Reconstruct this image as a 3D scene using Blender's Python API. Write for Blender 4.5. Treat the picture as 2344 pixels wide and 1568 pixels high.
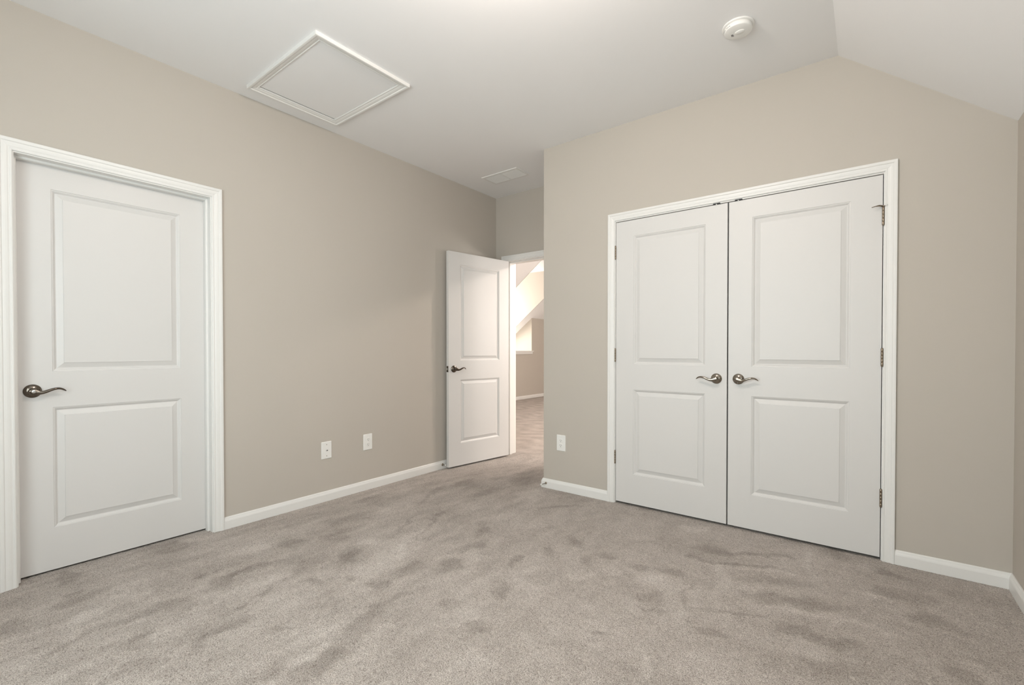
import bpy, bmesh, math
import numpy as np
from mathutils import Vector, Matrix

# ------------------------------------------------------------------ camera, light, exposure
scene = bpy.context.scene
col = scene.collection
for o in list(bpy.data.objects):
    bpy.data.objects.remove(o, do_unlink=True)

cam_data = bpy.data.cameras.new('camera')
cam_data.sensor_fit = 'HORIZONTAL'
cam_data.sensor_width = 36.0
cam_data.lens = 1050.79 / 2344 * 36
cam_data.shift_y = 28.47 / 2344
cam_data.clip_start = 0.02
camera = bpy.data.objects.new('camera', cam_data)
camera.location = (3.1638, 0.0, 1.1199)
camera.rotation_euler = (math.pi / 2 - 0.01115, 0.0, 0.65745)
col.objects.link(camera)
scene.camera = camera

scene.view_settings.view_transform = 'Standard'
scene.view_settings.look = 'None'
scene.view_settings.gamma = 1.0
scene.view_settings.use_curve_mapping = False
scene.view_settings.exposure = 0.12

world = bpy.data.worlds.new('sky')
scene.world = world
world.use_nodes = True
wb = world.node_tree.nodes['Background']
wb.inputs['Color'].default_value = (0.86, 0.93, 1.0, 1)
wb.inputs['Strength'].default_value = 0.7


def area_light(name, loc, rot, sx, sy, power, color=(1, 1, 1), spread=180):
    d = bpy.data.lights.new(name, 'AREA')
    d.shape = 'RECTANGLE'; d.size = sx; d.size_y = sy
    d.energy = power; d.color = color; d.spread = math.radians(spread)
    o = bpy.data.objects.new(name, d)
    o.location = loc; o.rotation_euler = rot
    col.objects.link(o)
    return o


PI = math.pi
# daylight outside each opening; rear and right windows are added to light the room
area_light('added_light_rear_window', (2.25, -1.00, 1.5), (PI / 2, 0, 0), 2.1, 1.5, 78, (0.875, 0.985, 1.0))
area_light('added_light_right_window', (3.95, 0.25, 1.40), (PI / 2, 0, PI / 2), 1.3, 1.1, 13, (0.86, 0.97, 1.0))
area_light('daylight_dormer_window', (-4.15, 7.9, 1.75), (PI / 2, 0, -PI / 2), 1.0, 1.1, 85, (1.0, 0.93, 0.86))
area_light('daylight_landing_window', (3.12, 6.2, 1.6), (PI / 2, 0, PI / 2), 1.5, 1.3, 150, (1.0, 0.92, 0.86))


def bulb(name, loc, power, color, radius):
    d = bpy.data.lights.new(name, 'POINT')
    d.energy = power; d.color = color; d.shadow_soft_size = radius
    o = bpy.data.objects.new(name, d)
    o.location = loc
    col.objects.link(o)
    return o


bulb('bedroom_lamp_light', (2.3, 1.12, 2.56), 38, (1.0, 0.875, 0.79), 0.10)
bulb('landing_lamp_light', (1.5, 5.6, 2.66), 115, (1.0, 0.86, 0.76), 0.10)

# ------------------------------------------------------------------ measures (metres)
W, D, YB = 3.712, 3.1208, 3.8175      # right wall, closet wall, doorway wall
H, XK, HR = 2.7444, 3.0298, 2.1797    # ceiling, crease, low side of the slope
XC = 1.0815                           # outside corner of the closet wall
YR = -0.75                            # rear wall
TW = 0.116                            # wall thickness
YB2 = YB + 0.16
SL = (H - HR) / (W - XK)


# ------------------------------------------------------------------ materials
def srgb(r, g, b):
    f = lambda c: c / 12.92 if c <= 0.04045 else ((c + 0.055) / 1.055) ** 2.4
    return (f(r / 255), f(g / 255), f(b / 255), 1)


def base_mat(name, color, rough=0.6, metal=0.0, spec=0.5):
    m = bpy.data.materials.new(name)
    m.use_nodes = True
    b = m.node_tree.nodes['Principled BSDF']
    b.inputs['Base Color'].default_value = color
    b.inputs['Roughness'].default_value = rough
    b.inputs['Metallic'].default_value = metal
    b.inputs['Specular IOR Level'].default_value = spec
    return m, m.node_tree.nodes, m.node_tree.links, b


def noise_bump(m, nodes, links, b, scale, strength, dist, detail=3):
    tc = nodes.new('ShaderNodeTexCoord')
    n = nodes.new('ShaderNodeTexNoise')
    n.inputs['Scale'].default_value = scale
    n.inputs['Detail'].default_value = detail
    bp = nodes.new('ShaderNodeBump')
    bp.inputs['Strength'].default_value = strength
    bp.inputs['Distance'].default_value = dist
    links.new(tc.outputs['Object'], n.inputs['Vector'])
    links.new(n.outputs['Fac'], bp.inputs['Height'])
    links.new(bp.outputs['Normal'], b.inputs['Normal'])
    return tc, n


def painted(name, color, rough, var=0.02, scale=1.3, bump=0.12, spec=0.4):
    m, nodes, links, b = base_mat(name, color, rough, 0, spec)
    tc, n = noise_bump(m, nodes, links, b, 260, bump, 0.001)
    n2 = nodes.new('ShaderNodeTexNoise')
    n2.inputs['Scale'].default_value = scale
    n2.inputs['Detail'].default_value = 2
    links.new(tc.outputs['Object'], n2.inputs['Vector'])
    mix = nodes.new('ShaderNodeMixRGB')
    mix.inputs['Color1'].default_value = tuple(c * (1 - var) for c in color[:3]) + (1,)
    mix.inputs['Color2'].default_value = tuple(min(1, c * (1 + var)) for c in color[:3]) + (1,)
    links.new(n2.outputs['Fac'], mix.inputs['Fac'])
    links.new(mix.outputs['Color'], b.inputs['Base Color'])
    return m


M = {}
M['wall'] = painted('greige_wall_paint', (0.528, 0.487, 0.432, 1), 0.75)
M['ceiling'] = painted('flat_white_ceiling_paint', (0.875, 0.868, 0.865, 1), 0.9, bump=0.1)
M['trim'] = painted('semigloss_white_trim_paint', (0.80, 0.79, 0.765, 1), 0.38, var=0.008, bump=0.03)
M['door'] = painted('satin_white_door_paint', (0.690, 0.676, 0.658, 1), 0.42, var=0.01, bump=0.06)
M['plate'] = base_mat('white_plastic', (0.86, 0.85, 0.82, 1), 0.3)[0]
M['slot'] = base_mat('dark_slot', (0.015, 0.014, 0.013, 1), 0.6)[0]
M['greyslot'] = base_mat('grey_slot', (0.30, 0.29, 0.28, 1), 0.6)[0]
M['smoke'] = base_mat('white_detector_plastic', (0.84, 0.83, 0.80, 1), 0.45)[0]
M['rubber'] = base_mat('white_rubber', (0.8, 0.79, 0.76, 1), 0.6)[0]
M['dark_room'] = painted('unlit_room_paint', (0.545, 0.493, 0.425, 1), 0.8)


def metal(name, c1, c2, rough, scale):
    m, nodes, links, b = base_mat(name, c1, rough, 1.0)
    tc = nodes.new('ShaderNodeTexCoord')
    n = nodes.new('ShaderNodeTexNoise')
    n.inputs['Scale'].default_value = scale
    mix = nodes.new('ShaderNodeMixRGB')
    mix.inputs['Color1'].default_value = c1
    mix.inputs['Color2'].default_value = c2
    links.new(tc.outputs['Object'], n.inputs['Vector'])
    links.new(n.outputs['Fac'], mix.inputs['Fac'])
    links.new(mix.outputs['Color'], b.inputs['Base Color'])
    return m


M['nickel'] = metal('satin_nickel', (0.25, 0.22, 0.185, 1), (0.33, 0.295, 0.25, 1), 0.17, 30)
M['pewter'] = metal('dark_antique_nickel', (0.13, 0.11, 0.09, 1), (0.20, 0.172, 0.145, 1), 0.18, 30)
M['steel'] = metal('bright_steel', (0.70, 0.69, 0.67, 1), (0.6, 0.59, 0.57, 1), 0.25, 30)
M['hinge'] = metal('weathered_nickel_hinge', (0.36, 0.30, 0.23, 1), (0.22, 0.18, 0.14, 1), 0.32, 90)
M['blackmetal'] = base_mat('black_catch_metal', (0.012, 0.012, 0.012, 1), 0.45, 0.5)[0]

# glass: clear pane with a constant share of reflection
m = bpy.data.materials.new('window_glass'); m.use_nodes = True
nt = m.node_tree; nt.nodes.clear()
out = nt.nodes.new('ShaderNodeOutputMaterial'); mx = nt.nodes.new('ShaderNodeMixShader')
tr = nt.nodes.new('ShaderNodeBsdfTransparent'); gl = nt.nodes.new('ShaderNodeBsdfGlossy')
gl.inputs['Roughness'].default_value = 0.02
mx.inputs['Fac'].default_value = 0.08
nt.links.new(tr.outputs[0], mx.inputs[1]); nt.links.new(gl.outputs[0], mx.inputs[2])
nt.links.new(mx.outputs[0], out.inputs['Surface'])
M['glass'] = m

# lit lamp bowl
m, nodes, links, b = base_mat('lit_frosted_lamp_glass', (0.9, 0.88, 0.84, 1), 0.4)
b.inputs['Emission Color'].default_value = (1.0, 0.86, 0.70, 1)
b.inputs['Emission Strength'].default_value = 3.0
M['lamp_glass'] = m

# carpet
m, nodes, links, b = base_mat('cut_pile_carpet', (0.5, 0.45, 0.4, 1), 0.95, 0, 0.1)
b.inputs['Sheen Weight'].default_value = 0.15
b.inputs['Sheen Roughness'].default_value = 0.6
tc = nodes.new('ShaderNodeTexCoord')


def N(t, **kw):
    n = nodes.new(t)
    for k, v in kw.items():
        n.inputs[k].default_value = v
    return n


def math_node(op, a, bb):
    n = nodes.new('ShaderNodeMath'); n.operation = op
    for i, v in enumerate((a, bb)):
        if isinstance(v, (int, float)):
            n.inputs[i].default_value = v
        else:
            links.new(v, n.inputs[i])
    return n.outputs[0]


tuft = N('ShaderNodeTexNoise', Scale=235.0, Detail=2.0, Roughness=0.6)
fine = N('ShaderNodeTexNoise', Scale=560.0, Detail=2.0, Roughness=0.7)
vor = N('ShaderNodeTexVoronoi', Scale=270.0)
for n in (tuft, fine, vor):
    links.new(tc.outputs['Object'], n.inputs['Vector'])
ramp = nodes.new('ShaderNodeValToRGB')
ramp.color_ramp.elements[0].position = 0.34
ramp.color_ramp.elements[0].color = (0.125, 0.099, 0.081, 1)  # shade in the crevices between tufts, painted as dark flecks
ramp.color_ramp.elements[1].position = 0.60
ramp.color_ramp.elements[1].color = (0.585, 0.530, 0.480, 1)
mid = ramp.color_ramp.elements.new(0.47)
mid.color = (0.385, 0.336, 0.299, 1)
tuft_relief = math_node('ADD', math_node('MULTIPLY', tuft.outputs['Fac'], 0.6), math_node('MULTIPLY', fine.outputs['Fac'], 0.4))
links.new(tuft_relief, ramp.inputs['Fac'])
att = nodes.new('ShaderNodeAttribute'); att.attribute_name = 'pile_lean'
blotch = N('ShaderNodeTexNoise', Scale=26.0, Detail=4.0, Roughness=0.65)
links.new(tc.outputs['Object'], blotch.inputs['Vector'])
mottle = N('ShaderNodeTexNoise', Scale=10.0, Detail=6.0, Roughness=0.7)
stretch = nodes.new('ShaderNodeMapping'); stretch.inputs['Scale'].default_value = (1.5, 0.8, 1.0)
links.new(tc.outputs['Object'], stretch.inputs['Vector'])
links.new(stretch.outputs['Vector'], mottle.inputs['Vector'])
mot = math_node('MULTIPLY', math_node('SUBTRACT', mottle.outputs['Fac'], 0.5), 2.1)
lean = math_node('ADD', math_node('ADD', att.outputs['Fac'], mot), math_node('MULTIPLY', math_node('SUBTRACT', blotch.outputs['Fac'], 0.5), 1.25))
gain = math_node('ADD', math_node('MULTIPLY', lean, 0.235), 1.0)  # brushed marks: shading of the leaning pile is put into the base colour
hsv = nodes.new('ShaderNodeHueSaturation')
links.new(ramp.outputs['Color'], hsv.inputs['Color'])
links.new(gain, hsv.inputs['Value'])
sat = math_node('ADD', math_node('MULTIPLY', lean, -0.12), 1.0)
links.new(sat, hsv.inputs['Saturation'])
links.new(hsv.outputs['Color'], b.inputs['Base Color'])
hgt = math_node('ADD', math_node('MULTIPLY', vor.outputs['Distance'], -0.8), tuft_relief)
bp = nodes.new('ShaderNodeBump')
bp.inputs['Strength'].default_value = 0.75
bp.inputs['Distance'].default_value = 0.004
links.new(hgt, bp.inputs['Height'])
links.new(bp.outputs['Normal'], b.inputs['Normal'])
M['carpet'] = m


# ------------------------------------------------------------------ mesh helpers
class MB:
    """collects shapes for one mesh object"""
    def __init__(self):
        self.v = []; self.f = []; self.smooth = []

    def add(self, verts, faces, smooth=False):
        o = len(self.v)
        self.v += [tuple(p) for p in verts]
        self.f += [tuple(o + i for i in f) for f in faces]
        self.smooth += [smooth] * len(faces)

    def box(self, x0, x1, y0, y1, z0, z1):
        v = [(x, y, z) for x in (x0, x1) for y in (y0, y1) for z in (z0, z1)]
        self.add(v, [(0, 1, 3, 2), (4, 6, 7, 5), (0, 4, 5, 1), (2, 3, 7, 6), (0, 2, 6, 4), (1, 5, 7, 3)])

    def prism(self, poly, axis, a, b):
        """polygon of 2-D points extruded along axis from a to b"""
        n = len(poly)
        def P(p, t):
            q = list(p); q.insert(axis, t); return tuple(q)
        v = [P(p, a) for p in poly] + [P(p, b) for p in poly]
        f = [tuple(range(n)), tuple(range(2 * n - 1, n - 1, -1))]
        f += [(i, i + n, (i + 1) % n + n, (i + 1) % n) for i in range(n)]
        self.add(v, f)

    def lathe(self, prof, n=40, mat=None, smooth=True, cap=True):
        """profile of (r, t) turned about local z"""
        v = []; f = []
        for r, t in prof:
            for k in range(n):
                a = 2 * PI * k / n
                v.append(Vector((r * math.cos(a), r * math.sin(a), t)))
        for i in range(len(prof) - 1):
            for k in range(n):
                k2 = (k + 1) % n
                f.append((i * n + k, i * n + k2, (i + 1) * n + k2, (i + 1) * n + k))
        if cap:
            f.append(tuple(range(n))[::-1])
            f.append(tuple((len(prof) - 1) * n + k for k in range(n)))
        if mat is not None:
            v = [mat @ p for p in v]
        self.add(v, f, smooth)

    def sweep(self, path, radii, n=14, up=Vector((0, 0, 1))):
        """elliptic sections (ra across, rb along up) along a path"""
        path = [Vector(p) for p in path]
        v = []; f = []
        for i, p in enumerate(path):
            t = (path[min(i + 1, len(path) - 1)] - path[max(i - 1, 0)]).normalized()
            s = t.cross(up).normalized(); u2 = s.cross(t).normalized()
            ra, rb = radii[i]
            for k in range(n):
                a = 2 * PI * k / n
                v.append(p + s * (ra * math.cos(a)) + u2 * (rb * math.sin(a)))
        for i in range(len(path) - 1):
            for k in range(n):
                k2 = (k + 1) % n
                f.append((i * n + k, i * n + k2, (i + 1) * n + k2, (i + 1) * n + k))
        f.append(tuple(range(n))[::-1]); f.append(tuple((len(path) - 1) * n + k for k in range(n)))
        self.add(v, f, True)

    def frame(self, pts, dirs, prof, fn, closed=False):
        """mitred moulding: pts inner-edge corners (u,v); dirs offset direction per corner;
        prof list of (offset, height); fn maps (u, v, height) to xyz"""
        v = []; f = []
        m = len(prof)
        for (u, w_), (du, dv) in zip(pts, dirs):
            for o, h in prof:
                v.append(fn(u + du * o, w_ + dv * o, h))
        n = len(pts)
        for i in range(n if closed else n - 1):
            j = (i + 1) % n
            for k in range(m - 1):
                f.append((i * m + k, i * m + k + 1, j * m + k + 1, j * m + k))
            f.append((i * m + m - 1, i * m, j * m, j * m + m - 1))
        if not closed:
            f.append(tuple(range(m))); f.append(tuple((n - 1) * m + k for k in range(m - 1, -1, -1)))
        self.add(v, f)

    def build(self, name, mat, parent=None, loc=None, rotz=None, bevel=0):
        me = bpy.data.meshes.new(name)
        me.from_pydata(self.v, [], self.f)
        bm = bmesh.new(); bm.from_mesh(me)
        bmesh.ops.recalc_face_normals(bm, faces=bm.faces)
        bm.to_mesh(me); bm.free()
        for p, s in zip(me.polygons, self.smooth):
            p.use_smooth = s
        me.materials.append(M[mat])
        o = bpy.data.objects.new(name, me)
        col.objects.link(o)
        if parent is not None:
            o.parent = parent
        if loc is not None:
            o.location = loc
        if rotz is not None:
            o.rotation_euler = (0, 0, rotz)
        if bevel:
            b = o.modifiers.new('edge', 'BEVEL'); b.width = bevel; b.segments = 2; b.limit_method = 'ANGLE'
            b.angle_limit = math.radians(50)
        return o


def tag(o, label=None, cat=None, group=None, kind=None):
    if label: o['label'] = label
    if cat: o['category'] = cat
    if group: o['group'] = group
    if kind: o['kind'] = kind
    return o


def empty(name, loc, rotz=0):
    o = bpy.data.objects.new(name, None)
    o.empty_display_size = 0.05
    o.location = loc; o.rotation_euler = (0, 0, rotz)
    col.objects.link(o)
    return o


def struct(o, label, cat):
    return tag(o, label, cat, None, 'structure')


def copy_tree(o, parent=None):
    c = o.copy(); col.objects.link(c)
    if parent is not None:
        c.parent = parent
    for ch in o.children:
        copy_tree(ch, c)
    return c

MARKS=[[0.84,1.261,-0.013,0.086,0.063,-0.022,-1],[0.926,1.426,-0.01,0.081,0.075,-0.031,-1],[1.17,1.282,-0.001,0.039,0.037,-0.015,-1],[1.046,1.159,0.07,0.026,0.036,-0.024,-1],[0.978,0.956,-0.018,0.059,0.029,-0.006,-1],[1.022,0.855,-0.018,0.037,0.019,-0.003,-1],[0.714,0.89,-0.0,0.055,0.083,-0.02,-1],[0.553,0.861,-0.003,0.037,0.048,-0.01,-1],[0.753,0.669,0.042,0.092,0.076,-0.016,-1],[1.126,0.755,0.043,0.08,0.05,-0.014,-1],[1.125,0.649,-0.012,0.043,0.033,-0.003,-1],[0.745,0.499,0.0,0.081,0.041,-0.004,-1],[0.741,0.387,-0.021,0.037,0.023,0.0,-1],[0.354,0.428,-0.015,0.094,0.051,-0.003,-1],[0.07,0.433,0.019,0.043,0.075,-0.007,-1],[0.959,0.513,-0.001,0.057,0.039,-0.004,-1],[1.108,0.465,-0.027,0.085,0.031,-0.001,-1],[1.266,0.531,-0.0,0.047,0.031,-0.003,-1],[1.555,0.768,0.049,0.067,0.035,-0.013,-1],[1.336,0.882,0.022,0.032,0.027,-0.011,-1],[1.532,1.088,-0.046,0.179,0.064,-0.015,-1],[1.619,0.903,-0.001,0.077,0.056,-0.014,-1],[1.292,2.128,0.03,0.023,0.083,-0.094,-1],[1.913,1.381,0.039,0.03,0.037,-0.041,-1],[1.826,1.659,0.029,0.022,0.036,-0.044,-1],[1.389,1.887,0.015,0.087,0.043,-0.033,-1],[0.635,1.538,0.019,0.103,0.062,-0.03,-1],[0.525,1.314,0.045,0.054,0.042,-0.02,-1],[0.71,1.129,0.035,0.153,0.042,-0.015,-1],[0.441,1.752,0.053,0.13,0.058,-0.033,-1],[0.495,2.811,0.034,0.097,0.08,-0.076,-1],[0.252,2.056,0.032,0.091,0.06,-0.038,-1],[0.496,2.441,-0.078,0.189,0.049,-0.029,-1],[0.832,1.909,-0.077,0.163,0.023,-0.01,-1],[0.411,0.223,-0.006,0.041,0.068,0.0,-1],[0.78,0.302,-0.029,0.051,0.022,0.001,-1],[0.797,2.743,0.019,0.108,0.061,-0.06,-1],[0.971,1.97,-0.136,0.238,0.018,-0.006,-1],[1.479,1.692,0.041,0.07,0.043,-0.037,-1],[1.319,1.538,0.034,0.057,0.043,-0.03,-1],[1.508,1.341,0.014,0.06,0.026,-0.014,-1],[1.712,1.431,0.032,0.048,0.03,-0.024,-1],[0.041,0.848,0.033,0.083,0.076,-0.017,-1],[0.667,0.977,-0.001,0.059,0.031,-0.008,-1],[1.349,1.341,0.031,0.051,0.039,-0.024,-1],[1.121,1.51,-0.119,0.281,0.103,-0.035,1],[1.524,0.94,-0.049,0.175,0.048,-0.009,1],[0.526,0.584,0.016,0.074,0.072,-0.01,1],[0.433,1.114,0.044,0.096,0.079,-0.027,1],[1.508,1.777,0.042,0.032,0.066,-0.071,1],[1.264,0.557,-0.02,0.095,0.023,-0.002,1],[1.295,1.201,0.014,0.077,0.047,-0.021,1],[0.534,2.037,-0.099,0.29,0.094,-0.05,1],[0.576,0.427,-0.005,0.074,0.049,-0.003,1],[1.086,1.765,-0.099,0.249,0.095,-0.04,1],[0.882,1.06,0.004,0.079,0.037,-0.012,1],[0.928,0.416,-0.02,0.06,0.028,-0.001,1],[0.874,1.602,0.018,0.075,0.033,-0.019,1],[1.76,2.138,0.025,0.019,0.042,-0.063,-1],[1.7,1.924,0.02,0.015,0.036,-0.047,-1],[1.996,2.169,0.012,0.038,0.031,-0.041,-1],[2.25,2.257,0.04,-0.005,0.011,-0.046,-1],[2.403,2.02,0.048,0.016,0.015,-0.051,-1],[2.442,1.918,0.025,0.008,0.006,-0.02,-1],[2.517,2.12,0.01,0.005,0.036,-0.136,-1],[2.457,2.54,0.044,-0.009,0.005,-0.035,-1],[2.493,2.703,0.082,0.038,0.011,-0.053,-1],[2.723,2.828,0.126,0.074,0.003,-0.021,-1],[2.819,2.514,0.161,0.073,0.004,-0.043,-1],[2.922,2.386,0.185,0.07,0.003,-0.059,-1],[2.713,2.106,0.114,0.061,0.003,-0.018,-1],[2.689,1.89,0.067,-0.0,0.002,-0.027,-1],[3.036,3.07,0.062,-0.009,-0.003,-0.085,-1],[3.296,2.744,0.121,-0.008,-0.009,-0.074,-1],[3.021,2.146,0.133,0.033,-0.001,-0.05,-1],[2.343,1.623,0.041,0.031,0.009,-0.018,-1],[1.453,2.802,0.103,0.131,0.017,-0.026,-1],[0.857,3.172,0.081,0.113,0.085,-0.11,-1],[3.421,2.194,0.037,-0.017,-0.015,-0.057,-1],[3.096,1.998,0.12,0.044,-0.002,-0.04,-1],[1.282,3.082,0.08,0.031,0.043,-0.075,-1],[1.91,3.154,0.09,0.01,0.018,-0.053,-1],[2.197,3.21,0.082,0.009,0.011,-0.043,-1],[3.404,2.55,0.093,-0.0,-0.009,-0.052,-1],[2.658,2.601,0.147,0.08,0.004,-0.021,-1],[2.045,2.289,0.056,0.014,0.012,-0.03,-1],[1.847,2.352,0.065,-0.008,0.013,-0.033,-1],[2.386,2.303,0.064,-0.009,0.005,-0.028,-1],[3.239,2.961,0.098,0.006,-0.003,-0.035,-1],[1.119,2.854,0.058,0.077,0.091,-0.12,1],[2.929,2.904,0.029,-0.136,-0.022,-0.047,1],[3.147,2.978,0.044,0.008,-0.003,-0.061,1],[2.603,2.387,0.037,0.019,0.035,-0.174,1],[2.349,2.191,0.119,0.01,0.013,-0.052,1],[2.151,2.122,0.037,0.011,0.015,-0.038,1],[1.826,1.915,0.032,0.025,0.024,-0.034,1],[1.895,1.762,0.076,-0.016,0.02,-0.058,1],[2.818,2.394,0.131,0.048,0.002,-0.022,1],[3.009,2.305,0.277,0.058,-0.0,-0.023,1],[3.193,2.665,0.112,0.015,-0.001,-0.02,1],[2.524,1.572,0.016,0.02,0.042,-0.076,1],[2.088,2.638,0.068,0.031,0.023,-0.062,1],[2.804,2.625,0.263,0.116,0.002,-0.021,1],[2.544,1.946,0.044,0.034,0.012,-0.038,1],[2.335,2.976,0.07,0.031,0.014,-0.058,1],[2.068,2.001,0.051,0.04,0.025,-0.045,1]]

# ------------------------------------------------------------------ floor
def make_floor():
    nx, ny = 800, 760
    xs = np.linspace(-0.10, W + 0.04, nx)
    ys = np.linspace(-0.82, 3.96, ny)
    X, Y = np.meshgrid(xs, ys)
    rng = np.random.default_rng(7)
    jit = rng.normal(0, 1, X.shape)
    jit = (jit + np.roll(jit, 1, 0) + np.roll(jit, 1, 1)) / 1.7
    Z = np.clip(jit, -2.2, 2.2) * 0.0013 - 0.001

    def smooth_noise(cx, cy, seed):
        """value noise, cells of cx by cy metres"""
        r = np.random.default_rng(seed)
        gx, gy = int(6 / cx) + 4, int(6 / cy) + 4
        g = r.uniform(-1, 1, (gy, gx))
        fx = (X + 1.0) / cx; fy = (Y + 1.0) / cy
        ix = np.floor(fx).astype(int); iy = np.floor(fy).astype(int)
        tx = fx - ix; ty = fy - iy
        tx = tx * tx * (3 - 2 * tx); ty = ty * ty * (3 - 2 * ty)
        return (g[iy, ix] * (1 - tx) * (1 - ty) + g[iy, ix + 1] * tx * (1 - ty)
                + g[iy + 1, ix] * (1 - tx) * ty + g[iy + 1, ix + 1] * tx * ty)

    wx = smooth_noise(0.09, 0.09, 1) * 0.034 + smooth_noise(0.03, 0.03, 2) * 0.017
    wy = smooth_noise(0.09, 0.09, 3) * 0.034 + smooth_noise(0.03, 0.03, 4) * 0.017
    XX, YY = X + wx, Y + wy
    lean = np.zeros_like(X)
    for ox, oy, ax, ay, bx, by, s in MARKS:
        det = ax * by - ay * bx
        if abs(det) < 1e-7:
            continue
        dx, dy = XX - ox, YY - oy
        u = (dx * by - dy * bx) / det
        v = (dy * ax - dx * ay) / det
        r2 = u * u + v * v
        fall = 1.0 / (1.0 + np.exp((r2 - 1.0) * 3.2))
        lean += s * fall * (0.95 if s < 0 else 0.65)
    left = 1 / (1 + np.exp((X - 1.9) * 4))
    streaks = smooth_noise(0.06, 0.24, 11) * 0.42 + smooth_noise(0.14, 0.20, 12) * 0.36 + smooth_noise(0.035, 0.09, 15) * 0.28
    bands = smooth_noise(0.5, 0.10, 13) * 0.30 + smooth_noise(0.16, 0.16, 14) * 0.26 + smooth_noise(0.08, 0.04, 16) * 0.20
    lean += left * streaks + (1 - left) * bands
    v = np.stack([X, Y, Z], -1).reshape(-1, 3)
    idx = np.arange(nx * ny).reshape(ny, nx)
    q = np.stack([idx[:-1, :-1], idx[:-1, 1:], idx[1:, 1:], idx[1:, :-1]], -1).reshape(-1, 4)
    # landing and side rooms: coarse faces round the fine one
    extra = [(-1.7, -0.04, -0.86, 3.99), (-3.95, 3.8, 3.90, 10.1), (-3.95, -1.6, 3.0, 3.95)]
    ev = []; ef = []; el = []
    for (x0, x1, y0, y1) in extra:
        sx = np.linspace(x0, x1, max(2, int((x1 - x0) / 0.03))); sy = np.linspace(y0, y1, max(2, int((y1 - y0) / 0.03)))
        GX, GY = np.meshgrid(sx, sy)
        base = len(v) + sum(len(e) for e in ev)
        ev.append(np.stack([GX, GY, np.full_like(GX, -0.0045)], -1).reshape(-1, 3))
        i2 = np.arange(GX.size).reshape(GX.shape) + base
        ef.append(np.stack([i2[:-1, :-1], i2[:-1, 1:], i2[1:, 1:], i2[1:, :-1]], -1).reshape(-1, 4))
        rr = np.sin(GX * 19 + 2.2 * np.sin(GY * 7)) * 0.30 + np.sin(GY * 26 + 2 * np.sin(GX * 9)) * 0.32
        el.append(rr.reshape(-1))
    v = np.concatenate([v] + ev); q = np.concatenate([q] + ef)
    la = np.concatenate([lean.reshape(-1)] + el).astype(np.float32)
    me = bpy.data.meshes.new('floor')
    me.vertices.add(len(v)); me.vertices.foreach_set('co', v.astype(np.float32).reshape(-1))
    me.loops.add(q.size); me.loops.foreach_set('vertex_index', q.astype(np.int32).reshape(-1))
    me.polygons.add(len(q)); me.polygons.foreach_set('loop_start', np.arange(0, q.size, 4, dtype=np.int32))
    me.polygons.foreach_set('use_smooth', np.ones(len(q), dtype=bool))
    me.update(calc_edges=True)
    a = me.attributes.new('pile_lean', 'FLOAT', 'POINT'); a.data.foreach_set('value', la)
    me.materials.append(M['carpet'])
    o = bpy.data.objects.new('floor', me); col.objects.link(o)
    return struct(o, 'greige cut pile carpet with brushed footprints and vacuum marks', 'floor')


make_floor()

# ------------------------------------------------------------------ walls and ceiling of the bedroom
# openings
A0, A1, AT = 1.7115, 3.2300, 2.0495      # closet opening between jamb faces
L0, L1, LT = 0.2830, 1.0955, 2.0460      # left door opening
B0, B1, BT = 0.1460, 0.9110, 2.0500      # landing doorway
J = 0.018


def slope_z(x):
    return H if x <= XK else H - (x - XK) * SL


mb = MB()
mb.box(-TW, 0, YR, L0 - J, 0, H); mb.box(-TW, 0, L1 + J, YB, 0, H); mb.box(-TW, 0, L0 - J, L1 + J, LT + J, H)
struct(mb.build('wall_left', 'wall'), 'long greige wall on the left with the single closed door', 'wall')

mb = MB()
y0, y1 = D, D + TW
mb.box(XC, A0 - J, y0, y1, 0, H)
mb.box(A0 - J, XK, y0, y1, AT + J, H)
mb.prism([(XK, AT + J), (A1 + J, AT + J), (A1 + J, slope_z(A1 + J)), (XK, H)], 1, y0, y1)
mb.prism([(A1 + J, 0), (W, 0), (W, HR), (A1 + J, slope_z(A1 + J))], 1, y0, y1)
mb.box(XC, XC + TW, y1, YB, 0, H)
struct(mb.build('wall_closet', 'wall'), 'greige wall holding the double closet doors', 'wall')

mb = MB()
mb.box(-TW, B0 - J, YB, YB2, 0, H); mb.box(B1 + J, XK, YB, YB2, 0, H); mb.box(B0 - J, B1 + J, YB, YB2, BT + J, H)
mb.prism([(XK, 0), (W, 0), (W, HR), (XK, H)], 1, YB, YB2)
struct(mb.build('wall_back', 'wall'), 'narrow greige wall around the open doorway in the alcove', 'wall')

mb = MB()
KW0, KW1, KWZ0, KWZ1 = -0.40, 0.90, 0.85, 1.95  # opening for the added right window, out of view
for ya, yb_ in ((YR - TW, KW0), (KW1, YB2)):
    mb.prism([(W, 0), (W + TW, 0), (W + TW, slope_z(W + TW)), (W, HR)], 1, ya, yb_)
mb.box(W, W + TW, KW0, KW1, 0, KWZ0)
mb.prism([(W, KWZ1), (W + TW, KWZ1), (W + TW, slope_z(W + TW)), (W, HR)], 1, KW0, KW1)
struct(mb.build('wall_right', 'wall'), 'low greige knee wall at the right edge', 'wall')

RW0, RW1, RZ0, RZ1 = 1.15, 3.02, 0.70, 2.20  # added window opening, placed and sized for its light
mb = MB()
mb.box(-TW, RW0, YR - TW, YR, 0, H); mb.box(RW1, XK, YR - TW, YR, 0, H)
mb.box(RW0, RW1, YR - TW, YR, 0, RZ0); mb.box(RW0, RW1, YR - TW, YR, RZ1, H)
mb.prism([(XK, 0), (W, 0), (W, HR), (XK, H)], 1, YR - TW, YR)
struct(mb.build('wall_rear', 'wall'), 'greige wall with an added unseen window, facing the closet doors', 'wall')

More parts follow.
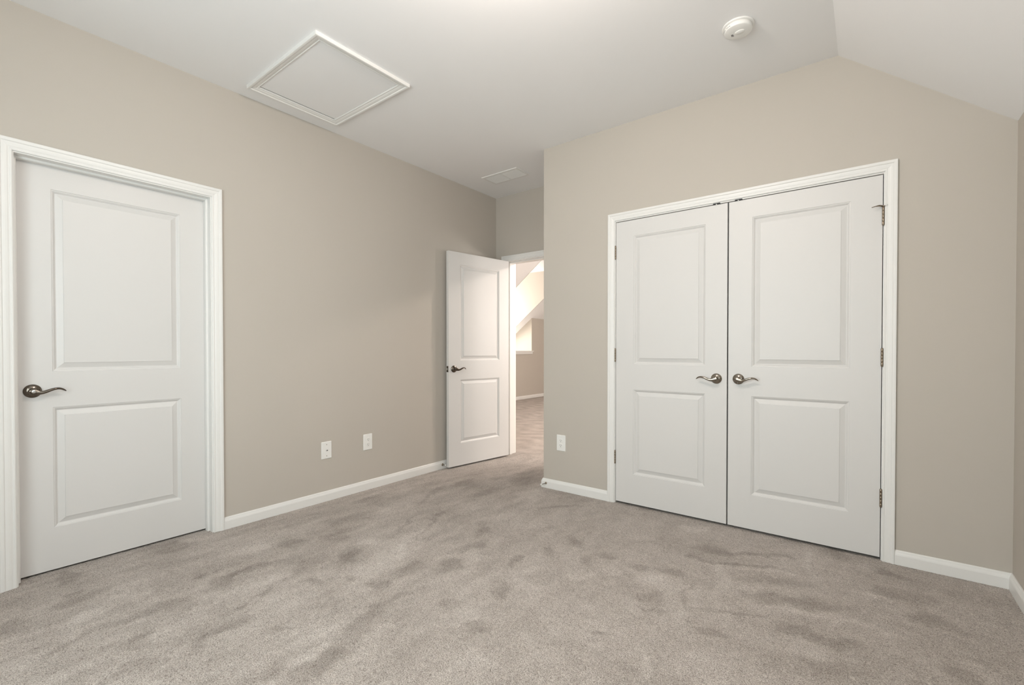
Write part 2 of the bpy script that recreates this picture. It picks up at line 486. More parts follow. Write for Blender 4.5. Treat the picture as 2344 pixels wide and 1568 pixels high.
mb = MB()
t = 0.09
xr = W + TW + 0.02
mb.prism([(-1.75, H), (XK, H), (xr, slope_z(xr)), (xr, slope_z(xr) + t), (XK, H + t), (-1.75, H + t)], 1, YR - TW, YB2)
struct(mb.build('ceiling', 'ceiling'), 'white ceiling, flat with a slope down to the right', 'ceiling')

mb = MB()   # unseen walls beyond the closed left door, added to keep outside light out
mb.box(-1.72, -1.62, YR - TW, YB2, 0, H); mb.box(-1.62, -TW, YR - TW, YR, 0, H); mb.box(-1.62, -TW, YB, YB2, 0, H)
struct(mb.build('wall_added_side', 'dark_room'), 'unseen walls added beyond the closed left door to keep light out', 'wall')

# unseen rear window, added to light the room
mb = MB()
fr = 0.05
mb.box(RW0, RW1, YR - 0.09, YR - 0.03, RZ0, RZ0 + fr); mb.box(RW0, RW1, YR - 0.09, YR - 0.03, RZ1 - fr, RZ1)
for x in (RW0, (RW0 + RW1) / 2 - fr / 2, RW1 - fr):
    mb.box(x, x + fr, YR - 0.09, YR - 0.03, RZ0 + fr, RZ1 - fr)
w1 = struct(mb.build('added_window_1', 'trim'), 'unseen double white window facing the closet doors, added to light the room', 'window')
mb = MB()
mb.box(RW0 + fr, (RW0 + RW1) / 2 - fr / 2, YR - 0.063, YR - 0.058, RZ0 + fr, RZ1 - fr)
mb.box((RW0 + RW1) / 2 + fr / 2, RW1 - fr, YR - 0.063, YR - 0.058, RZ0 + fr, RZ1 - fr)
mb.build('pane', 'glass', w1)
mb = MB()
mb.box(RW0 - 0.08, RW1 + 0.08, YR - 0.03, YR + 0.04, RZ0 - 0.02, RZ0)
mb.build('window_sill', 'trim', w1)

mb = MB()  # unseen right window, added for a little fill light
for (ya, yb_, za, zb) in ((KW0, KW1, KWZ0, KWZ0 + fr), (KW0, KW1, KWZ1 - fr, KWZ1), (KW0, KW0 + fr, KWZ0 + fr, KWZ1 - fr),
                          (KW1 - fr, KW1, KWZ0 + fr, KWZ1 - fr), (KW0 + fr, KW1 - fr, 1.38, 1.42)):
    mb.box(W + .03, W + .09, ya, yb_, za, zb)
w4 = struct(mb.build('added_window_4', 'trim'), 'small unseen window added in the low right wall for fill light', 'window')
mb = MB(); mb.box(W + .058, W + .063, KW0 + fr, KW1 - fr, KWZ0 + fr, KWZ1 - fr); mb.build('pane', 'glass', w4)

# ------------------------------------------------------------------ mouldings
CAS = [(0, 0), (0, .0075), (.0035, .0095), (.0075, .0095), (.0095, .0080), (.0125, .0085), (.017, .0105), (.024, .0120),
       (.031, .0125), (.0345, .0125), (.0360, .0150), (.0390, .0165), (.0450, .0170), (.0505, .0165), (.0520, .0150), (.0520, 0)]


def casing(name, fn, u0, u1, zt, width, label, mat='trim'):
    k = width / 0.052
    prof = [(o * k, h) for o, h in CAS]
    mb = MB()
    mb.frame([(u0, 0), (u0, zt), (u1, zt), (u1, 0)], [(-1, 0), (-1, 1), (1, 1), (1, 0)], prof, fn)
    return struct(mb.build(name, mat), label, 'door casing')


fl = lambda u, v, h: (h, u, v)               # on the left wall
fc = lambda u, v, h: (u, D - h, v)           # on the closet wall
fb = lambda u, v, h: (u, YB - h, v)          # on the back wall

t1 = casing('trim_1', fl, 0.2775, 1.1015, 2.0515, 0.0545, 'white moulded casing around the closed left door')
mb = MB()
mb.box(-TW, 0.0, L0 - J, L0, 0, LT + J); mb.box(-TW, 0.0, L1, L1 + J, 0, LT + J); mb.box(-TW, 0.0, L0, L1, LT, LT + J)
mb.build('jamb', 'trim', t1)
mb = MB()
s0, s1 = -0.0785, -0.044
mb.frame([(L0 + .011, 0), (L0 + .011, LT - .011), (L1 - .011, LT - .011), (L1 - .011, 0)], [(-1, 0), (-1, 1), (1, 1), (1, 0)],
         [(0, s0), (0, s1 - .004), (.002, s1 - .001), (.005, s1), (.011, s1), (.011, s0)], fl)
mb.build('stop', 'trim', t1)

t2 = casing('trim_2', fc, 1.7065, 3.2355, 2.0570, 0.0520, 'white moulded casing around the double closet doors')
mb = MB()
mb.box(A0 - J, A0 - .0005, D + .0005, D + TW, 0, AT + J); mb.box(A1 + .0005, A1 + J, D + .0005, D + TW, 0, AT + J)
mb.box(A0 - .0005, A1 + .0005, D + .0005, D + TW, AT, AT + J)
mb.build('jamb', 'trim', t2)

t3 = casing('trim_3', fb, 0.1385, 0.9185, 2.0560, 0.0540, 'white casing around the open doorway in the alcove')
mb = MB()
mb.box(B0 - J, B0, YB, YB2, 0, BT + J); mb.box(B1, B1 + J, YB, YB2, 0, BT + J); mb.box(B0, B1, YB, YB2, BT, BT + J)
mb.build('jamb', 'trim', t3)
mb = MB()
mb.frame([(B0 + .010, 0), (B0 + .010, BT - .010), (B1 - .010, BT - .010), (B1 - .010, 0)], [(-1, 0), (-1, 1), (1, 1), (1, 0)],
         [(0, -.075), (0, -.042), (.002, -.040), (.010, -.040), (.010, -.075)], fb)
mb.build('stop', 'trim', t3)
mb = MB()
fh = lambda u, v, h: (u, YB2 + h, v)
mb.frame([(0.1385, 0), (0.1385, 2.056), (0.9185, 2.056), (0.9185, 0)], [(-1, 0), (-1, 1), (1, 1), (1, 0)], CAS, fh)
mb.build('landing_side_casing', 'trim', t3)

BH = 0.0745
BB = [(0, 0), (.014, 0), (.014, .050), (.0125, .056), (.009, .064), (.0075, .070), (.004, BH), (0, BH)]


def baseboard(name, label, runs):
    """each run: (list of (x,y) corners, list of outward offset directions)"""
    mb = MB()
    for pts, dirs in runs:
        v = []; f = []; m_ = len(BB)
        for (x, y), (dx, dy) in zip(pts, dirs):
            for o, z in BB:
                v.append((x + dx * o, y + dy * o, z))
        for i in range(len(pts) - 1):
            for k in range(m_):
                k2 = (k + 1) % m_
                f.append((i * m_ + k, i * m_ + k2, (i + 1) * m_ + k2, (i + 1) * m_ + k))
        f.append(tuple(range(m_))); f.append(tuple((len(pts) - 1) * m_ + k for k in range(m_)))
        mb.add(v, f)
    return struct(mb.build(name, 'trim'), label, 'baseboard')


baseboard('baseboard_left', 'white baseboard along the long left wall',
          [([(0, 1.156), (0, YB)], [(1, 0), (1, 0)]), ([(0, YR), (0, 0.223)], [(1, 0), (1, 0)])])
baseboard('baseboard_closet', 'white baseboard wrapping the outside corner left of the closet doors',
          [([(XC, YB), (XC, D), (1.6545, D)], [(-1, 0), (-1, -1), (0, -1)])])
baseboard('baseboard_right', 'white baseboard from the closet casing round the right corner',
          [([(3.2875, D), (W, D), (W, YR)], [(0, -1), (-1, -1), (-1, 0)])])
baseboard('baseboard_rear', 'white baseboard under the added rear window', [([(W - .014, YR), (0.014, YR)], [(0, 1), (0, 1)])])

# ------------------------------------------------------------------ panel doors
RINGS = [(0, 0), (.0012, -.0028), (.0045, -.0034), (.0060, -.0040), (.0100, -.0072), (.0138, -.0112), (.0155, -.0122), (.0180, -.0124),
         (.0405, -.0040), (.0425, -.0036), (.0436, -.0008), (.0450, -.0006)]


def door_leaf(name, w, h, pu, pv, t=0.035):
    """local x = width, -y = front, z = height; moulded panels on both faces"""
    mb = MB()
    us = [0, pu[0], pu[1], w]
    vs = [0, pv[0][0], pv[0][1], pv[1][0], pv[1][1], h]
    for side in (0, 1):
        fn = (lambda u, v, d: (u, -d, v)) if side == 0 else (lambda u, v, d: (u, t + d, v))
        for i in range(3):
            for j in range(5):
                u0, u1, v0, v1 = us[i], us[i + 1], vs[j], vs[j + 1]
                if i == 1 and j in (1, 3):
                    ring = []
                    for o, d in RINGS:
                        ring.append([fn(u0 + o, v0 + o, d), fn(u1 - o, v0 + o, d), fn(u1 - o, v1 - o, d), fn(u0 + o, v1 - o, d)])
                    v = [p for r in ring for p in r]; f = []
                    for a in range(len(ring) - 1):
                        for k in range(4):
                            k2 = (k + 1) % 4
                            f.append((a * 4 + k, a * 4 + k2, a * 4 + 4 + k2, a * 4 + 4 + k))
                    e = (len(ring) - 1) * 4
                    f.append((e, e + 1, e + 2, e + 3))
                    mb.add(v, f)
                else:
                    mb.add([fn(u0, v0, 0), fn(u1, v0, 0), fn(u1, v1, 0), fn(u0, v1, 0)], [(0, 1, 2, 3)])
    for i in range(3):
        for z in (0, h):
            mb.add([(us[i], 0, z), (us[i + 1], 0, z), (us[i + 1], t, z), (us[i], t, z)], [(0, 1, 2, 3)])
    for j in range(5):
        for x in (0, w):
            mb.add([(x, 0, vs[j]), (x, 0, vs[j + 1]), (x, t, vs[j + 1]), (x, t, vs[j])], [(0, 1, 2, 3)])
    # weld
    me = bpy.data.meshes.new(name)
    me.from_pydata(mb.v, [], mb.f)
    bm = bmesh.new(); bm.from_mesh(me)
    bmesh.ops.remove_doubles(bm, verts=bm.verts, dist=1e-5)
    bmesh.ops.recalc_face_normals(bm, faces=bm.faces)
    bm.to_mesh(me); bm.free()
    me.materials.append(M['door'])
    o = bpy.data.objects.new(name, me); col.objects.link(o)
    return o


def lever(parent, x, z, direction, mat, ysurf=0.0, yout=-1, variant='plain', scale=1.0):
    """lever handle: rosette at (x, z) on a face; the lever points along x*direction; yout is the outward sign of y"""
    root = None
    R = Matrix.Rotation(PI / 2 if yout < 0 else -PI / 2, 4, 'X')     # local z -> outward y
    T = Matrix.Translation((x, ysurf, z)) @ R
    mb = MB()
    prof = [(.0325, -.001), (.0330, .0010), (.0330, .0030), (.0315, .0042), (.0300, .0046), (.0290, .0062), (.0262, .0085), (.0225, .0104),
            (.0190, .0116), (.0158, .0123), (.0150, .0128), (.0146, .0150)]
    mb.lathe(prof, 56, T)
    root = mb.build('lever_handle', mat, parent)
    mb = MB()
    s = direction

    def P(u, v, w_):
        return (x + s * u * scale, ysurf + yout * w_ * scale, z + v * scale)
    # shank
    mb.lathe([(.0125, .012), (.0118, .018), (.0105, .024), (.0105, .030), (.0125, .036), (.0145, .0395)], 32, T)
    # hub and wave shaped blade
    path = []; rad = []
    keys = [(-.0165, .0030, .0440, .0022, .0035), (-.0140, .0025, .0445, .0045, .0085), (-.0080, .0008, .0450, .0055, .0128), (.0020, -.0020, .0455, .0058, .0142), (.0120, -.0048, .0460, .0058, .0122),
            (.0230, -.0068, .0468, .0058, .0096), (.0350, -.0056, .0475, .0060, .0078), (.0480, -.0008, .0480, .0068, .0074),
            (.0620, .0052, .0480, .0068, .0066), (.0760, .0092, .0470, .0068, .0060), (.0880, .0098, .0450, .0064, .0055),
            (.0990, .0068, .0420, .0058, .0048), (.1080, .0014, .0385, .0048, .0038), (.1145, -.0036, .0360, .0030, .0022), (.1165, -.0054, .0352, .0010, .0008)]
    # resample smoothly
    K = np.array(keys)
    for i in range(len(K) - 1):
        p0 = K[max(i - 1, 0)]; p1 = K[i]; p2 = K[i + 1]; p3 = K[min(i + 2, len(K) - 1)]
        for q in range(4):
            tt = q / 4
            c = 0.5 * ((2 * p1) + (-p0 + p2) * tt + (2 * p0 - 5 * p1 + 4 * p2 - p3) * tt * tt + (-p0 + 3 * p1 - 3 * p2 + p3) * tt ** 3)
            path.append(c)
    path.append(K[-1])
    mb.sweep([P(c[0], c[1], c[2]) for c in path], [(max(c[3], .0004) * scale, max(c[4], .0004) * scale) for c in path], 16)
    mb.build('lever', mat, root)
    if variant == 'lock':
        mb = MB()
        mb.lathe([(.0082, .0455), (.0085, .0530), (.0078, .0542), (.0062, .0545)], 28, T)
        mb.build('lock_cylinder', 'steel', root)
        mb = MB()
        mb.box(x - .0032, x + .0032, ysurf + yout * .0542, ysurf + yout * .0552, z - .0007, z + .0007)
        mb.build('keyhole', 'slot', root)
    if variant == 'pin':
        mb = MB()
        T2 = Matrix.Translation((x - s * .002, ysurf, z - .0225)) @ R
        mb.lathe([(.0028, .009), (.0028, .0125), (.0022, .0135)], 16, T2)
        mb.build('privacy_pin', 'steel', root)
    return root


def hinge(parent, x, y, z0, z1, side):
    mb = MB()
    n = 5
    dz = (z1 - z0) / n
    for k in range(n):
        mb.lathe([(.0051, z0 + k * dz + .0001), (.0056, z0 + k * dz + .0008), (.0056, z0 + (k + 1) * dz - .0008), (.0051, z0 + (k + 1) * dz - .0001)],
                 18, Matrix.Translation((x, y, 0)))
    mb.lathe([(.0028, z0 - .003), (.0042, z0 - .001), (.0042, z0 + .0005)], 14, Matrix.Translation((x, y, 0)))
    mb.lathe([(.0042, z1 - .0005), (.0042, z1 + .001), (.0028, z1 + .003)], 14, Matrix.Translation((x, y, 0)))
    h = mb.build('hinge', 'hinge', parent)
    return h


PV = [(0.2115, 0.8200), (1.0010, 1.9150)]      # panel heights above the leaf's bottom
# left door
d1 = door_leaf('door_1', 0.8055, 2.030, (0.1285, 0.6755), PV)
d1.location = (-0.0800, 0.2865, 0.0100); d1.rotation_euler = (0, 0, PI / 2)
struct(d1, 'closed white two panel door in the left wall with a keyed lever', 'door')
lever(d1, 0.0570, 0.9070, 1, 'pewter', 0.0, -1, 'lock')
lever(d1, 0.0570, 0.9070, 1, 'pewter', 0.035, 1, 'plain')

# closet doors
d2 = door_leaf('door_2', 0.7525, 2.028, (0.1335, 0.6220), PV)
d2.location = (1.7145, D + 0.0015, 0.0160)
struct(d2, 'left leaf of the white double closet doors, lever pointing left', 'door')
lever(d2, 2.4055 - 1.7145, 0.9200, -1, 'nickel', 0, -1, 'plain')
for z in (0.3375, 1.0825, 1.8280):
    hinge(d2, -0.0035, -0.0065, z - 0.016 - .047, z - 0.016 + .047, -1)

d3 = door_leaf('door_3', 0.7520, 2.028, (0.1325, 0.6170), PV)
d3.location = (2.4750, D + 0.0015, 0.0160)
struct(d3, 'right leaf of the white double closet doors, lever pointing right', 'door')
lever(d3, 2.5345 - 2.4750, 0.9220, 1, 'nickel', 0, -1, 'pin')
for z in (0.3330, 1.0800, 1.8250):
    h = hinge(d3, 0.7543, -0.0065, z - 0.016 - .047, z - 0.016 + .047, 1)
    if z > 1.5:
        mb = MB()
        zz = z - 0.016 + .050
        hx, hy = 0.7543, -0.0065
        mb.box(hx - .008, hx + .008, hy - .009, hy + .007, zz, zz + .0035)
        mb.sweep([(hx - .004, hy - .004, zz + .002), (hx - .018, hy - .014, zz + .004), (hx - .032, hy - .022, zz + .001), (hx - .048, hy - .026, zz - .003)],
                 [(.005, .0045), (.0045, .004), (.0030, .0022), (.0026, .0020)], 12)
        sp = mb.build('hinge_pin_stop', 'hinge', h)
        mb = MB()
        mb.lathe([(.0045, 0), (.0062, .001), (.0062, .008), (.0045, .009)], 16,
                 Matrix.Translation((hx + .009, hy - .005, zz + .001)) @ Matrix.Rotation(0.5, 4, 'Y'))
        mb.build('rubber_bumper', 'rubber', h)

# open door
d4 = door_leaf('door_4', 0.7750, 2.030, (0.1365, 0.6385), PV)
ang = math.atan2(0.767, 0.1131)
d4.location = (0.0774, 3.0300, 0.0160); d4.rotation_euler = (0, 0, ang)
struct(d4, 'open white two panel door swung back toward the left wall', 'door')
lever(d4, 0.0600, 0.9230, 1, 'pewter', 0, -1, 'plain')
lever(d4, 0.0600, 0.9230, 1, 'pewter', 0.035, 1, 'plain', 0.85)
mb = MB()
mb.box(-.0015, 0.0005, .005, .030, .9230 - .0285, .9230 + .0285)
lp = mb.build('latch_plate', 'pewter', d4)
mb = MB()
mb.prism([(-.010, .011), (-.0015, .011), (-.0015, .024), (-.006, .024)], 2, .9230 - .008, .9230 + .008)
mb.build('latch_bolt', 'steel', lp)
for z in (0.32, 1.065, 1.81):
    hinge(d4, 0.7780, 0.040, z - .047, z + .047, 1)

# ball catches on the closet head jamb
for i, (x, lab) in enumerate(((2.4020, 'black metal catch above the left closet leaf'), (2.5300, 'black metal catch above the right closet leaf'))):
    if i == 0:
        mb = MB()
        mb.box(-.021, .021, -.0016, .022, -.0010, .0045)
        mb.box(-.021, .021, -.0016, .022, -.0050, -.0010)
        c0 = mb.build('door_catch', 'blackmetal', None, (x, D, AT), bevel=0.0008)
        mb = MB()
        mb.lathe([(.0006, -.0062), (.0030, -.0056), (.0042, -.0040), (.0042, -.0015)], 16, Matrix.Translation((-.001, -.0020, 0)))
        mb.build('roller', 'rubber', c0)
        c = c0
    else:
        c = copy_tree(c0); c.location = (x, D, AT)
    tag(c, lab, 'door catch', 'catches above the closet doors')

# ------------------------------------------------------------------ wall plates
def plate_body(name, w, h):
    mb = MB()
    r = 0.004
    # bevelled plate, front is -y
    pts = [(0, 0), (0.0015, 0.0045), (0.0035, 0.0058)]
    ring = []
    for o, d in [(0, 0), (0, .0022), (.0018, .0048), (.0040, .0058)]:
        a, bq = w / 2 - o, h / 2 - o
        rr = max(r - o * 0.5, 0.001)
        loop = []
        for (sx, sz, st) in ((1, 1, 0), (-1, 1, 1), (-1, -1, 2), (1, -1, 3)):
            for q in range(4):
                an = (st + q / 3) * PI / 2
                loop.append((sx * (a - rr) + rr * math.cos(an), -d, sz * (bq - rr) + rr * math.sin(an)))
        ring.append(loop)
    n = 16; v = [p for l in ring for p in l]; f = []
    for i in range(len(ring) - 1):
        for k in range(n):
            k2 = (k + 1) % n
            f.append((i * n + k, i * n + k2, (i + 1) * n + k2, (i + 1) * n + k))
    f.append(tuple((len(ring) - 1) * n + k for k in range(n))); f.append(tuple(range(n))[::-1])
    mb.add(v, f)
    return mb


def make_outlet():
    root = plate_body('x', .081, .127).build('wall_outlet', 'plate')
    for z in (.0195, -.0195):
        mb = MB()
        R = Matrix.Translation((0, -.0050, z)) @ Matrix.Rotation(PI / 2, 4, 'X')
        # receptacle face: circle cut flat at top and bottom
        n = 36; pts = []
        for k in range(n):
            a = 2 * PI * k / n
            pts.append((.0172 * math.cos(a), max(-.0142, min(.0142, .0172 * math.sin(a)))))
        v = [R @ Vector((p[0], p[1], tq)) for tq in (0, .0022) for p in pts] + [R @ Vector((p[0] * .95, p[1] * .95, .0028)) for p in pts]
        f = []
        for i in range(2):
            for k in range(n):
                k2 = (k + 1) % n
                f.append((i * n + k, i * n + k2, (i + 1) * n + k2, (i + 1) * n + k))
        f.append(tuple(2 * n + k for k in range(n)))
        mb.add(v, f)
        rc = mb.build('receptacle', 'plate', root)
        mb = MB()
        for sx, hh in ((-.0064, .0042), (.0064, .0036)):
            mb.box(sx - .0011, sx + .0011, -.0080, -.0074, z + .0035 - hh, z + .0035 + hh)
        mb.lathe([(.0026, .0024), (.0026, .0031)], 16, R @ Matrix.Translation((0, -.0082, 0)))
        mb.build('slots', 'slot', rc)
    mb = MB()
    R = Matrix.Translation((0, -.0050, 0)) @ Matrix.Rotation(PI / 2, 4, 'X')
    mb.lathe([(.0034, 0), (.0034, .0014), (.0026, .0020)], 18, R)
    mb.build('screw', 'plate', root)
    return root


o1 = make_outlet()
o1.location = (1.2488, D, 0.3795)
tag(o1, 'white duplex outlet on the closet wall beside the outside corner', 'outlet', 'duplex outlets')
o2 = copy_tree(o1); o2.location = (0, 2.2022, 0.3812); o2.rotation_euler = (0, 0, PI / 2)
tag(o2, 'white duplex outlet on the left wall near the open door', 'outlet', 'duplex outlets')

c = plate_body('x', .081, .127).build('coax_plate', 'plate')
c.location = (0, 1.8463, 0.3765); c.rotation_euler = (0, 0, PI / 2)
tag(c, 'white cable jack plate with a round metal connector on the left wall', 'wall plate')
mb = MB()
R = Matrix.Translation((0, -.0056, 0)) @ Matrix.Rotation(PI / 2, 4, 'X')
mb.lathe([(.0068, 0), (.0068, .0025), (.0052, .0028), (.0048, .0032), (.0048, .0085), (.0040, .0090)], 6, R, smooth=False)
cc = mb.build('connector', 'steel', c)
mb = MB(); mb.lathe([(.0034, .0088), (.0034, .0094)], 16, R); mb.build('socket', 'slot', cc)
for z in (.0415, -.0415):
    mb = MB(); mb.lathe([(.0030, 0), (.0030, .0012), (.0022, .0018)], 16, Matrix.Translation((0, -.0056, z)) @ Matrix.Rotation(PI / 2, 4, 'X'))
    sc = mb.build('screw', 'hinge', c)

# ------------------------------------------------------------------ baseboard door stops
def door_stop(loc, rotz, length, label, k=1.0):
    root = empty('door_stop', loc, rotz)          # local -y points into the room
    R = Matrix.Rotation(PI / 2, 4, 'X')
    mb = MB(); mb.lathe([(.0095, 0), (.0095, .0015), (.0080, .0035), (.0055, .0050), (.0050, .0070)], 22, R @ Matrix.Diagonal((k, k, 1, 1))); mb.build('base', 'hinge', root)
    mb = MB(); mb.lathe([(.0040, .006), (.0036, .010), (.0036, length - .012), (.0050, length - .010)], 16, R @ Matrix.Diagonal((k, k, 1, 1))); mb.build('rod', 'nickel', root)
    mb = MB(); mb.lathe([(.0062, length - .012), (.0068, length - .009), (.0068, length - .002), (.0050, length)], 18, R); mb.build('rubber_tip', 'rubber', root)
    return tag(root, label, 'door stop', 'baseboard door stops')


door_stop((1.1135, D - .014, .0400), -0.10, 0.068, 'metal door stop on the baseboard at the outside wall corner')
door_stop((0.014, 3.0100, .0400), PI / 2, 0.046, 'metal door stop on the left baseboard behind the open door', 1.3)

# ------------------------------------------------------------------ attic hatch
hx0, hx1, hy0, hy1 = 0.139, 0.940, 1.2496, 1.857
wd = 0.052
root = empty('attic_hatch', ((hx0 + hx1) / 2, (hy0 + hy1) / 2, H))
tag(root, 'square white attic hatch with moulded frame on the ceiling', 'attic hatch')
cx, cy = root.location.x, root.location.y
mb = MB()
a, bq = (hx1 - hx0) / 2 - wd, (hy1 - hy0) / 2 - wd
mb.frame([(-a, -bq), (a, -bq), (a, bq), (-a, bq)], [(-1, -1), (1, -1), (1, 1), (-1, 1)], CAS, lambda u, v, h: (u, v, -h * 1.15), closed=True)
mb.build('frame', 'trim', root)
mb = MB()
mb.box(-a + .0085, a - .001, -bq + .001, bq - .0015, -.0045, -.0020)
mb.build('panel', 'ceiling', root)
mb = MB()
mb.box(-a, a, -bq, bq, -.0018, -.0004)
mb.build('gap', 'slot', root)

# ------------------------------------------------------------------ smoke detector
root = empty('smoke_detector', (2.6430, 2.5330, H))
tag(root, 'round white smoke detector on the flat ceiling near the slope', 'smoke detector')
DN = Matrix.Rotation(PI, 4, 'X')
mb = MB(); mb.lathe([(.0725, 0), (.0740, .003), (.0738, .006), (.0715, .0078), (.0640, .0085)], 64, DN); mb.build('mounting_ring', 'smoke', root)
mb = MB(); mb.lathe([(.0615, .0075), (.0640, .0090), (.0636, .0240), (.0632, .0262), (.0618, .0278), (.0600, .0285), (.0560, .0295), (.0440, .0318), (.0300, .0332), (.0010, .0340)], 64, DN)
bd = mb.build('body', 'smoke', root)
mb = MB()
Rz = Matrix.Rotation(0.9, 4, 'Z')
mb.lathe([(.0185, .0322), (.0185, .0348), (.0168, .0362), (.0010, .0368)], 32, Matrix.Translation((.008, -.004, 0)) @ Matrix.Diagonal((1.25, 0.9, 1, 1)) @ DN)
mb.build('test_button', 'smoke', bd)
mb = MB()
for k in range(5):
    v = k * .0026
    mb.box(-.030 + v * .2, -.018 + v * .2, .010 + v, .0112 + v, -.0340, -.0318)
mb.build('horn_slots', 'greyslot', bd).rotation_euler = (0, 0, 0.35)
mb = MB()
mb.box(-.030, -.022, -.011, -.0085, -.0345, -.0318)
mb.build('indicator', 'slot', bd).rotation_euler = (0, 0, -0.3)
for k in range(7):
    if k in (3,):
        continue
    an = PI + 0.35 + k * 0.13
    mb = MB()
    mb.box(.0635, .0644, -.0022, .0022, -.0215, -.0197)
    mb.build('side_vent', 'slot', bd).rotation_euler = (0, 0, an)

# ------------------------------------------------------------------ ceiling register
vx0, vx1, vy0, vy1 = 0.277, 0.690, 3.268, 3.476
root = empty('ceiling_vent', ((vx0 + vx1) / 2, (vy0 + vy1) / 2, H))
tag(root, 'rectangular white ceiling vent above the open doorway', 'vent')
a, bq = (vx1 - vx0) / 2, (vy1 - vy0) / 2
mb = MB()
fw = .022
mb.frame([(-a + fw, -bq + fw), (a - fw, -bq + fw), (a - fw, bq - fw), (-a + fw, bq - fw)], [(-1, -1), (1, -1), (1, 1), (-1, 1)],
         [(0, 0), (0, .0065), (.003, .0075), (.017, .0070), (.022, .0045), (.022, 0)], lambda u, v, h: (u, v, -h), closed=True)
mb.box(-.005, .005, -bq + fw, bq - fw, -.0065, -.0005)
mb.build('frame', 'trim', root)
mb = MB(); mb.box(-a + fw, a - fw, -bq + fw, bq - fw, -.0010, -.0003); mb.build('duct_opening', 'slot', root)
yy = -bq + fw + .004
while yy < bq - fw - .006:
    for s0_, s1_ in ((-a + fw, -.005), (.005, a - fw)):
        mb = MB()
        mb.prism([(yy, -.0012), (yy + .0008, -.0024), (yy + .0076, -.0068), (yy + .0084, -.0060)], 0, s0_, s1_)
        mb.build('slat', 'trim', root)
    yy += .0085

# ------------------------------------------------------------------ ceiling lamp (above the frame)
def ceiling_lamp(loc, label, r):
    root = empty('ceiling_lamp', loc)
    mb = MB(); mb.lathe([(r * .9, 0), (r * .95, .006), (r * .95, .022), (r * .88, .026)], 48, DN); mb.build('base', 'nickel', root)
    mb = MB(); mb.lathe([(r, .024), (r * .98, .036), (r * .85, .062), (r * .6, .082), (r * .3, .093), (r * .02, .096)], 48, DN)
    mb.build('glass_bowl', 'lamp_glass', root)
    return tag(root, label, 'ceiling lamp', 'flush ceiling lamps')


ceiling_lamp((2.3, 1.12, H), 'flush lamp with frosted bowl on the bedroom ceiling', 0.15)

# ------------------------------------------------------------------ landing and dormer beyond the doorway
HZ = 2.86                       # landing ceiling
KX, KZ, KS = -3.0, 1.8584, 0.770   # knee wall, its top and the roof slope
kz = lambda x: KZ + KS * (x - KX)
XT = KX + (HZ - KZ) / KS
SILL = 1.098
RY0, RY1 = 6.95, 8.7319         # window recess
DY0, DY1 = 7.28, 8.47           # dormer cheeks
XW = -3.95                      # dormer window plane
Y0, Y1 = YB2, 10.1

mb = MB()
mb.box(KX - TW, KX, Y0, RY0, 0, KZ); mb.box(KX - TW, KX, RY0, RY1, 0, SILL - .02); mb.box(KX - TW, KX, RY1, Y1, 0, KZ)
mb.prism([(KX - TW, SILL - .02), (KX - TW, kz(KX - TW)), (XW, kz(XW)), (XW, SILL - .02)], 1, RY1, RY1 + .08)   # recess side
mb.prism([(KX - TW, SILL - .02), (KX - TW, kz(KX - TW)), (XW, kz(XW)), (XW, SILL - .02)], 1, RY0 - .08, RY0)
mb.box(XW, KX - TW, RY0, RY1, SILL - .10, SILL - .02)
struct(mb.build('wall_landing', 'wall'), 'knee wall with a window recess seen through the doorway', 'wall')

mb = MB()      # dormer cheeks and window wall
for ya, yb_ in ((DY1, DY1 + .012), (DY0 - .012, DY0)):
    mb.prism([(XT, HZ), (XW, HZ), (XW, kz(XW))], 1, ya, yb_)
mb.box(XW - TW, XW, RY0 - .1, 7.35, SILL - .1, HZ + .05); mb.box(XW - TW, XW, 8.40, RY1 + .1, SILL - .1, HZ + .05)
mb.box(XW - TW, XW, 7.35, 8.40, SILL - .1, SILL + .02); mb.box(XW - TW, XW, 7.35, 8.40, 2.35, HZ + .05)
struct(mb.build('wall_dormer', 'wall'), 'bright dormer cheek walls seen through the doorway', 'wall')

mb = MB()      # sloped roof undersides either side of the dormer
th = .06
for ya, yb_, xa in ((Y0, DY0 - .012, KX - TW), (DY1 + .012, Y1, KX - TW)):
    mb.prism([(xa, kz(xa)), (XT, HZ), (XT, HZ + th), (xa, kz(xa) + th)], 1, ya, yb_)
for ya, yb_ in ((RY0 - .08, DY0 - .012), (DY1 + .012, RY1 + .08)):
    mb.prism([(XW, kz(XW)), (KX - TW, kz(KX - TW)), (KX - TW, kz(KX - TW) + th), (XW, kz(XW) + th)], 1, ya, yb_)
struct(mb.build('ceiling_slope', 'ceiling'), 'sloped landing ceiling on both sides of the dormer', 'ceiling')

mb = MB()
mb.box(XT, 3.3, Y0, Y1, HZ, HZ + .08); mb.box(XW - TW, XT, DY0 - .06, DY1 + .06, HZ, HZ + .08)
struct(mb.build('ceiling_landing', 'ceiling'), 'flat white ceiling of the landing beyond the doorway', 'ceiling')

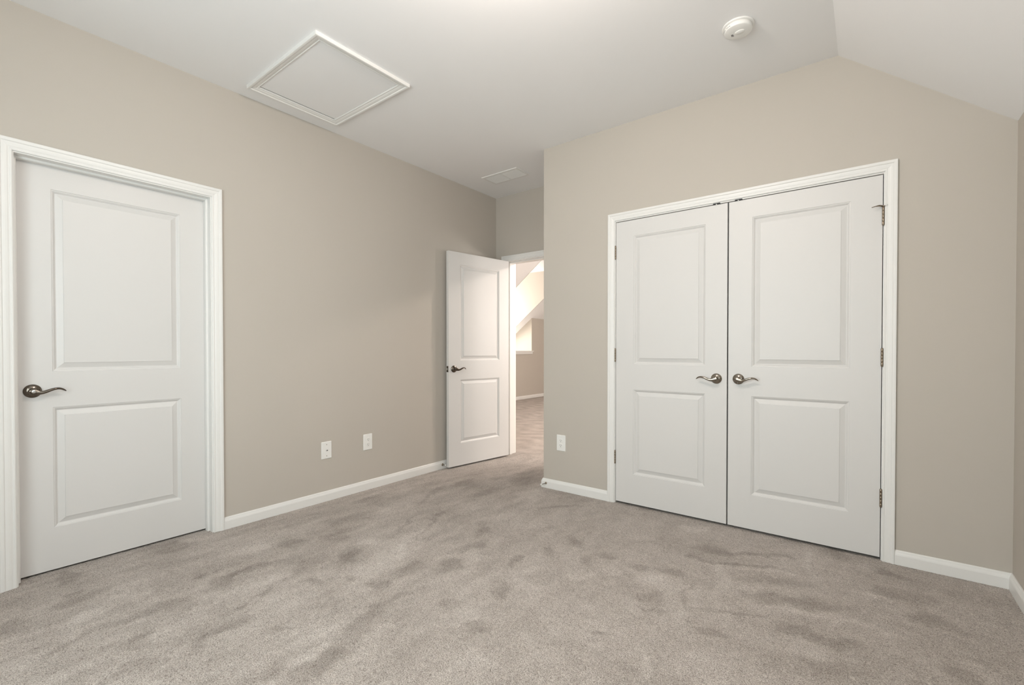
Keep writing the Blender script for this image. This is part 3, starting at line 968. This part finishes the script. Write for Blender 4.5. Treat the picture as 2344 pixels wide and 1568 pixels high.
mb = MB()
mb.box(KX - TW, 3.2, Y1, Y1 + .1, 0, HZ + .05)
mb.box(3.0, 3.0 + TW, Y0, 5.45, 0, HZ); mb.box(3.0, 3.0 + TW, 6.95, Y1, 0, HZ)
mb.box(3.0, 3.0 + TW, 5.45, 6.95, 0, 0.95); mb.box(3.0, 3.0 + TW, 5.45, 6.95, 2.25, HZ)
mb.box(KX - TW, -1.72, YB, Y0, 0, HZ); mb.box(-1.72, 3.2, Y0 - .02, Y0 - .001, H + .02, HZ)
struct(mb.build('wall_landing_far', 'wall'), 'outer walls of the landing beyond the doorway', 'wall')

mb = MB()
mb.box(XW - .08, XW - .03, 7.35, 8.40, SILL + .02, SILL + .07); mb.box(XW - .08, XW - .03, 7.35, 8.40, 2.30, 2.35)
mb.box(XW - .08, XW - .03, 7.35, 7.40, SILL + .07, 2.30); mb.box(XW - .08, XW - .03, 8.35, 8.40, SILL + .07, 2.30)
mb.box(XW - .07, XW - .04, 7.40, 8.35, 1.69, 1.73)
w2 = struct(mb.build('window_2', 'trim'), 'dormer window beyond the doorway', 'window')
mb = MB(); mb.box(XW - .058, XW - .053, 7.40, 8.35, SILL + .07, 2.30); mb.build('pane', 'glass', w2)

mb = MB()
mb.box(3.03, 3.08, 5.45, 6.95, .95, 1.0); mb.box(3.03, 3.08, 5.45, 6.95, 2.20, 2.25)
for y in (5.45, 6.175, 6.90):
    mb.box(3.03, 3.08, y, y + .05, 1.0, 2.20)
w3 = struct(mb.build('window_3', 'trim'), 'landing window right of the doorway', 'window')
mb = MB(); mb.box(3.053, 3.058, 5.50, 6.90, 1.0, 2.20); mb.build('pane', 'glass', w3)

mb = MB()      # sill board and apron of the recess
mb.box(XW, KX + .030, RY0 - .04, RY1 + .0, SILL - .02, SILL)
mb.box(KX, KX + .030, RY1, RY1 + .045, SILL - .02, SILL)
mb.box(KX, KX + .016, RY0 - .02, RY1 + .02, SILL - .075, SILL - .02)
struct(mb.build('trim_4', 'trim'), 'white sill and apron under the recess seen through the doorway', 'window sill')
baseboard('baseboard_landing', 'white baseboard under the window recess beyond the doorway', [([(KX, Y0), (KX, Y1)], [(1, 0), (1, 0)])])
c = ceiling_lamp((1.5, 5.6, HZ), 'flush lamp with frosted bowl on the landing ceiling', 0.15)
